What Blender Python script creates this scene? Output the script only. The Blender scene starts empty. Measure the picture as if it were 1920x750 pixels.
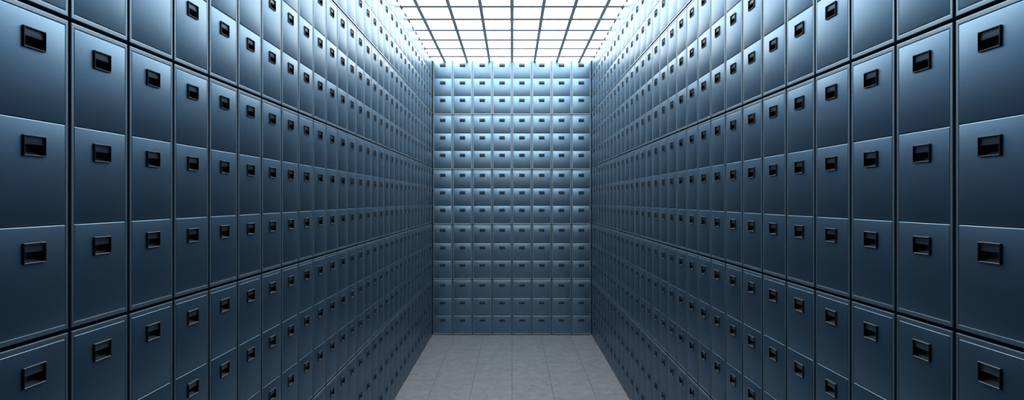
import bpy, bmesh, math
from mathutils import Vector

scene = bpy.context.scene
COL = scene.collection
PI = math.pi

# ------------------------------------------------------------------ dimensions (metres)
F_PX = 1342.6            # focal length in pixels of the 1920 px wide frame
CAM_Z = 3.16
HALF = 1.854             # half the width of the aisle (cabinet fronts)
Y_BACK = 16.70           # fronts of the cabinets of the back wall
PITCH = 0.46             # cabinet to cabinet
CAB_W = 0.438
PLINTH = 0.017
TIER = 1.302             # tier to tier
BODY_H = TIER - PLINTH
FRAME_V = 0.021
FRAME_H = 0.018
DEPTH = 0.56
DR_P = (BODY_H - 2 * FRAME_V) / 3.0
DR_GAP = 0.003
DR_H = DR_P - DR_GAP
DR_W = CAB_W - 2 * FRAME_H - 0.002
GAP_D = 0.060            # visible depth of the joint between two stacks
Y_FIRST = 3.0027         # joint between two stacks nearest the picture edge
CEIL = 6.372             # underside of the ceiling bars
HANDLE_Z = 0.102         # below the drawer's top edge
BULGE = 0.002           # the pressed drawer fronts are barely crowned
BEXP = 2.0
TILT_V, TILT_H, TILT_N, TILT_0 = math.radians(8.5), math.radians(5.5), 1.2, math.radians(1.2)

# ------------------------------------------------------------------ materials
def new_mat(name):
    m = bpy.data.materials.new(name)
    m.use_nodes = True
    nt = m.node_tree
    return m, nt, nt.nodes['Principled BSDF']

def steel(name, col, metallic, rough, var=0.05):
    m, nt, b = new_mat(name)
    b.inputs['Metallic'].default_value = metallic
    tc = nt.nodes.new('ShaderNodeTexCoord')
    n = nt.nodes.new('ShaderNodeTexNoise')
    n.inputs['Scale'].default_value = 420.0
    n.inputs['Detail'].default_value = 9.2
    nt.links.new(tc.outputs['Object'], n.inputs['Vector'])
    mr = nt.nodes.new('ShaderNodeMapRange')
    mr.inputs['To Min'].default_value = rough - var
    mr.inputs['To Max'].default_value = rough + var
    nt.links.new(n.outputs['Fac'], mr.inputs['Value'])
    nt.links.new(mr.outputs['Result'], b.inputs['Roughness'])
    n2 = nt.nodes.new('ShaderNodeTexNoise')
    n2.inputs['Scale'].default_value = 230.0
    n2.inputs['Detail'].default_value = 2.0
    nt.links.new(tc.outputs['Object'], n2.inputs['Vector'])
    cr = nt.nodes.new('ShaderNodeValToRGB')
    cr.color_ramp.elements[0].position = 0.3
    cr.color_ramp.elements[1].position = 0.7
    cr.color_ramp.elements[0].color = (col[0] * .93, col[1] * .93, col[2] * .93, 1)
    cr.color_ramp.elements[1].color = (min(1, col[0] * 1.07), min(1, col[1] * 1.07), min(1, col[2] * 1.07), 1)
    nt.links.new(n2.outputs['Fac'], cr.inputs['Fac'])
    nt.links.new(cr.outputs['Color'], b.inputs['Base Color'])
    return m

STEEL = steel('blue_grey_steel', (0.110, 0.202, 0.305), 0.97, 0.375)
FRAME_M = steel('handle_metal', (0.05, 0.07, 0.095), 0.9, 0.42, 0.03)
CUP_M = steel('handle_cup_plastic', (0.10, 0.14, 0.185), 0.9, 0.38, 0.03)
EDGE = steel('lightened_steel_edge', (0.17, 0.255, 0.335), 0.94, 0.43)  # the drawers' steel made paler, so the flat frames seem to catch more light
for m_ in (STEEL, EDGE, FRAME_M, CUP_M):
    b_ = m_.node_tree.nodes['Principled BSDF']
    b_.inputs['Specular Tint'].default_value = (0.43, 0.475, 0.51, 1)
    b_.inputs['Coat Weight'].default_value = 0.25
    b_.inputs['Coat Roughness'].default_value = 0.35
BAR_M = steel('ceiling_bar_paint', (0.84, 0.86, 0.88), 0.0, 0.25, 0.02)
BAR_SIDE_M = steel('ceiling_bar_darkened_side', (0.09, 0.095, 0.10), 0.0, 0.7, 0.03)  # shade put into the bar sides, so the panels don't bleach them
WALL_M = steel('dark_plaster', (0.10, 0.115, 0.13), 0.0, 0.8, 0.03)
HOUS_M = steel('lamp_housing', (0.5, 0.52, 0.54), 0.0, 0.6, 0.03)

LAMP_M, nt, b = new_mat('lamp_diffuser')
b.inputs['Base Color'].default_value = (0.8, 0.8, 0.8, 1)
b.inputs['Emission Color'].default_value = (1.0, 0.935, 0.845, 1)
b.inputs['Emission Strength'].default_value = 9.2

FLOOR_M, nt, b = new_mat('floor_tiles')
TILE_X, TILE_Y = 0.671, 0.636
geo = nt.nodes.new('ShaderNodeTexCoord')
sep = nt.nodes.new('ShaderNodeSeparateXYZ')
nt.links.new(geo.outputs['Object'], sep.inputs[0])
def math_node(op, a, bval=None):
    n = nt.nodes.new('ShaderNodeMath'); n.operation = op
    for i, v in enumerate((a, bval)):
        if v is None: continue
        if isinstance(v, (int, float)): n.inputs[i].default_value = v
        else: nt.links.new(v, n.inputs[i])
    return n.outputs[0]
def joint_dist(sock, size, phase):
    s = math_node('DIVIDE', math_node('SUBTRACT', sock, phase), size)
    f = math_node('SUBTRACT', math_node('FRACT', s), 0.5)
    d = math_node('SUBTRACT', 0.5, math_node('ABSOLUTE', f))
    return math_node('MULTIPLY', d, size), math_node('FLOOR', s)
dx, ix = joint_dist(sep.outputs[0], TILE_X, 0.0)
dy, iy = joint_dist(sep.outputs[1], TILE_Y, 11.906)
jx = math_node('LESS_THAN', dx, 0.0050)
jy = math_node('LESS_THAN', dy, 0.0038)
joint = math_node('MAXIMUM', jx, jy)
comb = nt.nodes.new('ShaderNodeCombineXYZ')
nt.links.new(ix, comb.inputs[0]); nt.links.new(iy, comb.inputs[1])
wn = nt.nodes.new('ShaderNodeTexWhiteNoise'); wn.noise_dimensions = '3D'
nt.links.new(comb.outputs[0], wn.inputs['Vector'])
offs = nt.nodes.new('ShaderNodeVectorMath'); offs.operation = 'MULTIPLY_ADD'
nt.links.new(wn.outputs['Color'], offs.inputs[0])
offs.inputs[1].default_value = (9, 9, 9)
nt.links.new(geo.outputs['Object'], offs.inputs[2])
nz = nt.nodes.new('ShaderNodeTexNoise')
nz.inputs['Scale'].default_value = 7.5; nz.inputs['Detail'].default_value = 8; nz.inputs['Roughness'].default_value = 0.68
nz.inputs['Distortion'].default_value = 0.6
nt.links.new(offs.outputs[0], nz.inputs['Vector'])
cr = nt.nodes.new('ShaderNodeValToRGB')
cr.color_ramp.elements[0].position = 0.33; cr.color_ramp.elements[1].position = 0.67
cr.color_ramp.elements[0].color = (.060,.071,.087,1)
cr.color_ramp.elements[1].color = (.115,.131,.156,1)
nt.links.new(nz.outputs['Fac'], cr.inputs['Fac'])
mx = nt.nodes.new('ShaderNodeMix'); mx.data_type = 'RGBA'
nt.links.new(joint, mx.inputs['Factor'])
nt.links.new(cr.outputs['Color'], mx.inputs['A'])
mx.inputs['B'].default_value = (0.028, 0.029, 0.031, 1)
nt.links.new(mx.outputs['Result'], b.inputs['Base Color'])
b.inputs['Roughness'].default_value = 0.6
bp = nt.nodes.new('ShaderNodeBump'); bp.inputs['Strength'].default_value = 0.12; bp.inputs['Distance'].default_value = 0.01
nt.links.new(nz.outputs['Fac'], bp.inputs['Height'])
nt.links.new(bp.outputs['Normal'], b.inputs['Normal'])

# ------------------------------------------------------------------ mesh helpers
def to_mesh(name, bm, mats, smooth_angle=None):
    bmesh.ops.remove_doubles(bm, verts=bm.verts, dist=1e-6)
    me = bpy.data.meshes.new(name)
    if smooth_angle:
        for f in bm.faces: f.smooth = True
    bm.to_mesh(me); bm.free()
    for m in mats: me.materials.append(m)
    if smooth_angle:
        me.set_sharp_from_angle(angle=math.radians(smooth_angle))
    return me

def quad(bm, pts, mi=0):
    f = bm.faces.new([bm.verts.new(p) for p in pts]); f.material_index = mi
    return f

def box(bm, x0, x1, y0, y1, z0, z1, mi=0, skip=()):
    F = {'-z': [(x0,y0,z0),(x0,y1,z0),(x1,y1,z0),(x1,y0,z0)],
         '+z': [(x0,y0,z1),(x1,y0,z1),(x1,y1,z1),(x0,y1,z1)],
         '-y': [(x0,y0,z0),(x1,y0,z0),(x1,y0,z1),(x0,y0,z1)],
         '+y': [(x0,y1,z0),(x0,y1,z1),(x1,y1,z1),(x1,y1,z0)],
         '-x': [(x0,y0,z0),(x0,y0,z1),(x0,y1,z1),(x0,y1,z0)],
         '+x': [(x1,y0,z0),(x1,y1,z0),(x1,y1,z1),(x1,y0,z1)]}
    for k, p in F.items():
        if k not in skip: quad(bm, p, mi)

def loops(bm, ls, mi=0):
    """quads between consecutive closed loops of the same length"""
    for a, c in zip(ls[:-1], ls[1:]):
        n = len(a)
        for i in range(n):
            j = (i + 1) % n
            quad(bm, [a[i], a[j], c[j], c[i]], mi)

def rect(x0, x1, z0, z1, y):
    # seen from the front (-y): counter-clockwise
    return [(x0, y, z0), (x1, y, z0), (x1, y, z1), (x0, y, z1)]

# ------------------------------------------------------------------ cabinet body
def body_mesh():
    bm = bmesh.new()
    w = CAB_W / 2; z0 = PLINTH; z1 = TIER
    B = 0.0028
    iw = w - FRAME_H; iz0 = z0 + FRAME_V; iz1 = z1 - FRAME_V
    def off(d, y): return rect(-w + d, w - d, z0 + d, z1 - d, y)
    def side(e, y): return rect(-w - e, w + e, z0, z1, y)
    def inn(d, y): return rect(-iw + d, iw - d, iz0 + d, iz1 - d, y)
    c = B * (1 - math.sqrt(.5))
    ls = [off(-0.0, DEPTH), off(0, DEPTH - .02), side(.0105, DEPTH - .021), side(.0105, GAP_D + .001), off(0, GAP_D), off(0, B), off(c, c), off(B, 0),
          inn(-B, 0), inn(-c, c), inn(0, B), inn(0, 0.062)]
    loops(bm, [l[::-1] for l in ls[:6]])
    loops(bm, [l[::-1] for l in ls[5:-1]], 1)                # front frame, steel lightened to look brighter lit
    loops(bm, [l[::-1] for l in ls[-2:]])
    quad(bm, rect(-iw, iw, iz0, iz1, 0.062))                 # dark liner behind the drawers
    quad(bm, rect(-w, w, z0, z1, DEPTH)[::-1])
    box(bm, -w + .02, w - .02, 0.05, DEPTH - .03, 0, PLINTH, skip=('+z',))
    bmesh.ops.recalc_face_normals(bm, faces=bm.faces)
    return to_mesh('cabinet_body', bm, [STEEL, EDGE], 20)

# ------------------------------------------------------------------ drawer front
HO_W, HO_H = 0.130, 0.080            # handle frame, outer
def bulge(x, z):
    su = min(1, abs(x) / (DR_W / 2 - .003)); sv = min(1, abs(z) / (DR_H / 2 - .003))
    return -BULGE * (1 - su ** BEXP) * (1 - sv ** BEXP)

def drawer_mesh():
    """origin: centre of the drawer front, y = 0 in the plane of the cabinet frame"""
    bm = bmesh.new()
    w = DR_W / 2; h = DR_H / 2; B = 0.004
    hz = h - HANDLE_Z
    def lines(lim, cuts, n):
        s = [lim * math.sin(PI / 2 * (2 * i / n - 1)) for i in range(n + 1)]
        s = [v for v in s if all(abs(v - k) > .008 for k in cuts)] + list(cuts)
        return sorted(s)
    xs = lines(w - B, [-HO_W / 2 + .003, HO_W / 2 - .003], 14)
    zs = lines(h - B, [hz - HO_H / 2 + .003, hz + HO_H / 2 - .003], 18)
    for i in range(len(xs) - 1):
        for j in range(len(zs) - 1):
            cx = (xs[i] + xs[i+1]) / 2; cz = (zs[j] + zs[j+1]) / 2
            if abs(cx) < HO_W / 2 - .003 and abs(cz - hz) < HO_H / 2 - .003: continue
            quad(bm, [(x, bulge(x, z), z) for x, z in
                      ((xs[i], zs[j]), (xs[i+1], zs[j]), (xs[i+1], zs[j+1]), (xs[i], zs[j+1]))])
    # rolled rim and skirt, sampled at the grid lines so that it welds to the front
    def ring(x, z, y):
        sx, sz = x / (w - B), z / (h - B)
        pts = [(x * v / (w - B), y, -z) for v in xs] + [(x, y, z * v / (h - B)) for v in zs[1:]]
        pts += [(x * v / (w - B), y, z) for v in xs[::-1][1:]] + [(-x, y, z * v / (h - B)) for v in zs[::-1][1:-1]]
        return pts
    rs = [ring(w - B + B * math.sin(a), h - B + B * math.sin(a), B * (1 - math.cos(a)))
          for a in (0, PI / 6, PI / 3, PI / 2)]
    rs.append(ring(w, h, 0.045))
    for a, c in zip(rs[:-1], rs[1:]):
        n = len(a)
        for i in range(n):
            quad(bm, [a[i], c[i], c[(i + 1) % n], a[(i + 1) % n]])
    bmesh.ops.remove_doubles(bm, verts=bm.verts, dist=1e-5)
    back = [bm.verts.new(p) for p in rect(-w, w, -h, h, 0.0451)[::-1]]
    bm.faces.new(back)
    me = to_mesh('drawer_front', bm, [STEEL], 60)
    # soft shading of the pressed sheet: normals roll outwards towards the rim
    nors = [tuple(n.vector) for n in me.corner_normals]
    for p in me.polygons:
        if p.normal.y < -.9 and all(me.vertices[v].co.y < 1e-4 for v in p.vertices):
            for li in p.loop_indices:
                c = me.vertices[me.loops[li].vertex_index].co
                su, sv = c.x / w, c.z / h
                a = TILT_H * math.copysign(abs(su) ** TILT_N, su)
                e = TILT_V * math.copysign(abs(sv) ** TILT_N, sv) - TILT_0
                nors[li] = tuple(Vector((math.tan(a), -1, math.tan(e))).normalized())
    me.normals_split_custom_set(nors)
    return me

# ------------------------------------------------------------------ recessed pull
Y_SURF = bulge(0, DR_H / 2 - HANDLE_Z)
Y_RIM = Y_SURF - 0.0085
RIM = 0.0042
def handle_frame_mesh():
    bm = bmesh.new()
    w, h = HO_W / 2, HO_H / 2; b = .0012
    def r(d, y): return rect(-w + d, w - d, -h + d, h - d, y)[::-1]
    loops(bm, [r(0, Y_SURF + .012), r(0, Y_RIM + b), r(b, Y_RIM), r(RIM - b, Y_RIM), r(RIM, Y_RIM + b), r(RIM, Y_SURF + .012)])
    return to_mesh('handle_frame', bm, [FRAME_M], 30)

def handle_cup_mesh():
    bm = bmesh.new()
    w = HO_W / 2 - RIM; t = HO_H / 2 - RIM; y0 = Y_RIM + .002
    prof = [(0, t), (.0080, t), (.0082, t - .0010), (.0055, .0068), (.0062, .0050), (.0150, .0050),
            (.040, .009), (.0445, .004)]
    for k in range(9):                                     # curved scoop up to the lower rim
        a = PI / 2 * k / 8
        prof.append((.0445 - .0445 * (1 - math.cos(a)), -t + (t - .002) * (1 - math.sin(a))) if k < 8 else (0, -t))
    prof = [(y0 + d, z) for d, z in prof]
    for (ya, za), (yb, zb) in zip(prof[:-1], prof[1:]):
        quad(bm, [(-w, ya, za), (w, ya, za), (w, yb, zb), (-w, yb, zb)])
    for s in (-1, 1):
        pts = [(s * w, y, z) for y, z in prof]
        bm.faces.new([bm.verts.new(p) for p in (pts if s > 0 else pts[::-1])])
    return to_mesh('handle_cup', bm, [CUP_M], 35)

BODY, DRAWER, HFRAME, HCUP = body_mesh(), drawer_mesh(), handle_frame_mesh(), handle_cup_mesh()

def link(name, data, parent=None, loc=(0, 0, 0)):
    o = bpy.data.objects.new(name, data); COL.objects.link(o)
    o.parent = parent; o.location = loc
    return o

def make_cabinet():
    root = link('filing_cabinet', None)
    root.empty_display_size = 0.1
    root['category'] = 'cabinet'
    link('body', BODY, root)
    for k in range(3):
        d = link('drawer', DRAWER, root, (0, 0, PLINTH + FRAME_V + DR_P * (2 - k + .5)))
        hz = DR_H / 2 - HANDLE_Z
        f = link('handle_frame', HFRAME, d, (0, 0, hz)); f['label'] = 'dark metal rim of the drawer pull'
        c = link('handle_cup', HCUP, d, (0, 0, hz)); c['label'] = 'black recess of the drawer pull'
    return root

def copy_tree(o, parent=None):
    c = o.copy(); COL.objects.link(c); c.parent = parent
    for ch in list(o.children): copy_tree(ch, c)
    return c

ONES = ['', 'first', 'second', 'third', 'fourth', 'fifth', 'sixth', 'seventh', 'eighth', 'ninth', 'tenth', 'eleventh',
        'twelfth', 'thirteenth', 'fourteenth', 'fifteenth', 'sixteenth', 'seventeenth', 'eighteenth', 'nineteenth']
def ordinal(n):
    if n < 20: return ONES[n]
    t, u = divmod(n, 10)
    return {2: 'twent', 3: 'thirt', 4: 'fort'}[t] + ('ieth' if u == 0 else 'y-' + ONES[u])
TIER_WORD = ['bottom', 'second', 'third', 'fourth', 'top']

proto = make_cabinet()
used = [False]
def place(x, y, z, rz, label, group, sz=1.0):
    o = copy_tree(proto) if used[0] else proto
    used[0] = True
    o.location = (x, y, z); o.rotation_euler = (0, 0, rz); o.scale = (1, 1, sz)
    o['label'] = label; o['group'] = group

PITCH_B = 0.4622
TIER_B = 1.282                       # the back wall's cabinets are a touch lower
for t in range(5):
    for c in range(8):
        side = 'left' if c < 4 else 'right'
        n = c + 1 if c < 4 else 8 - c
        place((c - 3.5) * PITCH_B, Y_BACK, t * TIER_B, 0,
              'three-drawer steel filing cabinet, back wall, %s tier, %s stack from its %s end' % (TIER_WORD[t], ordinal(n), side),
              'filing cabinets of the back wall', TIER_B / TIER)

K_LAST, K_NEAR = 29, -6              # stacks run from behind the back wall's corner to beside the camera
for side, sx, rz in (('left', -1, PI / 2), ('right', 1, -PI / 2)):
    for k in range(K_LAST, K_NEAR - 1, -1):
        for t in range(5):
            place(sx * HALF, Y_FIRST + PITCH * (k + .5), t * TIER, rz,
                  'blue-grey three-drawer filing cabinet, %s wall, %s tier, %s stack from the back wall' % (side, TIER_WORD[t], ordinal(K_LAST - k + 1)),
                  'filing cabinets along the %s wall' % side)

# ------------------------------------------------------------------ room shell
def structure(name, bm, mats):
    o = link(name, to_mesh(name, bm, mats)); o['kind'] = 'structure'
    return o
Y_NEAR = -2.4
XW = HALF + DEPTH + 0.02
YW = Y_BACK + DEPTH + 0.02
ZTOP = 6.62
bm = bmesh.new(); box(bm, -XW - .1, XW + .1, Y_NEAR - .1, YW + .1, -.12, 0); structure('floor', bm, [FLOOR_M])
bm = bmesh.new(); box(bm, -XW - .1, -XW, Y_NEAR, YW, 0, ZTOP); structure('wall_left', bm, [WALL_M])
bm = bmesh.new(); box(bm, XW, XW + .1, Y_NEAR, YW, 0, ZTOP); structure('wall_right', bm, [WALL_M])
bm = bmesh.new(); box(bm, -XW - .1, XW + .1, YW, YW + .1, 0, ZTOP); structure('wall_back', bm, [WALL_M])
bm = bmesh.new(); box(bm, -XW - .1, XW + .1, Y_NEAR - .1, Y_NEAR, 0, ZTOP); structure('wall_front', bm, [WALL_M])

# luminous ceiling: bars and the slab above them
GX, GY, Y0G = 0.524, 0.8337, 16.124
BW, BC, BH = 0.060, 0.118, 0.012
X_END = HALF - 0.0125
Y_END = Y_BACK - 0.012
Y_LIT = 3.0                          # nearer than this an unseen unlit board is added, to darken the near walls
ylines = [Y0G - GY * i for i in range(23)]
ylines = [y for y in ylines if y > Y_LIT]
def bar(bm, x0, x1, y0, y1, z0, z1):
    box(bm, x0, x1, y0, y1, z0, z1, 1, skip=('-z',))       # sides, darkened against the panels' glare
    box(bm, x0, x1, y0, y1, z0, z1, 0, skip=('+z', '-x', '+x', '-y', '+y'))   # underside, kept pale because little light reaches it
bm = bmesh.new()
for k in range(-3, 4):
    bar(bm, k * GX - BW / 2, k * GX + BW / 2, ylines[-1], Y_END, CEIL, CEIL + BH)
for y in ylines:
    bar(bm, -X_END, X_END, y - BC / 2, y + BC / 2, CEIL + .0005, CEIL + BH)
structure('trim_1', bm, [BAR_M, BAR_SIDE_M])          # the grid of bars
bm = bmesh.new()
box(bm, -X_END, X_END, Y_NEAR, ylines[-1] - BC / 2 - .001, CEIL, CEIL + .05)  # board out of view, added in place of panels to dim the near walls
box(bm, -XW - .1, XW + .1, Y_NEAR - .1, YW + .1, ZTOP, ZTOP + .1)
structure('ceiling', bm, [BAR_M])

def panel_meshes(lx, ly):
    bm = bmesh.new()
    box(bm, -lx / 2, lx / 2, -ly / 2, ly / 2, 0, 0.012)
    dif = to_mesh('diffuser', bm, [LAMP_M])
    bm = bmesh.new()
    a, c = lx / 2, ly / 2
    box(bm, -a, a, -c, c, 0.0125, 0.075)
    box(bm, -a + .06, a - .06, -.05, .05, 0.075, 0.10)
    hou = to_mesh('lamp_housing', bm, [HOUS_M])
    return dif, hou
cache = {}
xl = [-X_END] + [k * GX for k in range(-3, 4)] + [X_END]
yl = [Y_END] + ylines
for r in range(len(yl) - 1):
    for c in range(8):
        x0, x1 = xl[c], xl[c+1]; y1, y0 = yl[r], yl[r+1]
        key = (round(x1 - x0 - .002, 4), round(y1 - y0 - .002, 4))
        if key not in cache: cache[key] = panel_meshes(*key)
        side, n = ('left', c + 1) if c < 4 else ('right', 8 - c)
        p = link('light_panel', None, None, ((x0 + x1) / 2, (y0 + y1) / 2, CEIL + BH))
        p['category'] = 'ceiling light'
        p['group'] = 'glowing panels of the ceiling'
        p['label'] = 'glowing white ceiling panel, %s row out from the back wall, %s from the %s' % (ordinal(r + 1), ordinal(n), side)
        d, h = cache[key]
        link('diffuser', d, p); link('housing', h, p)

# ------------------------------------------------------------------ world, camera, view
w = bpy.data.worlds.new('World'); scene.world = w
w.use_nodes = True
w.node_tree.nodes['Background'].inputs['Color'].default_value = (0, 0, 0, 1)
w.node_tree.nodes['Background'].inputs['Strength'].default_value = 0

cam = bpy.data.cameras.new('camera')
cam.sensor_fit = 'HORIZONTAL'; cam.sensor_width = 36.0
cam.lens = F_PX / 1920 * 36.0
cam.shift_y = -1 / 1920
cam.clip_start = 0.05; cam.clip_end = 100
co = bpy.data.objects.new('camera', cam); COL.objects.link(co)
co.location = (0, 0, CAM_Z); co.rotation_euler = (PI / 2, 0, 0)
scene.camera = co

vs = scene.view_settings
vs.view_transform = 'Standard'; vs.look = 'None'; vs.exposure = 0.0; vs.gamma = 1.0
vs.use_curve_mapping = False
scene.cycles.max_bounces = 10
scene.cycles.glossy_bounces = 8
scene.cycles.diffuse_bounces = 6
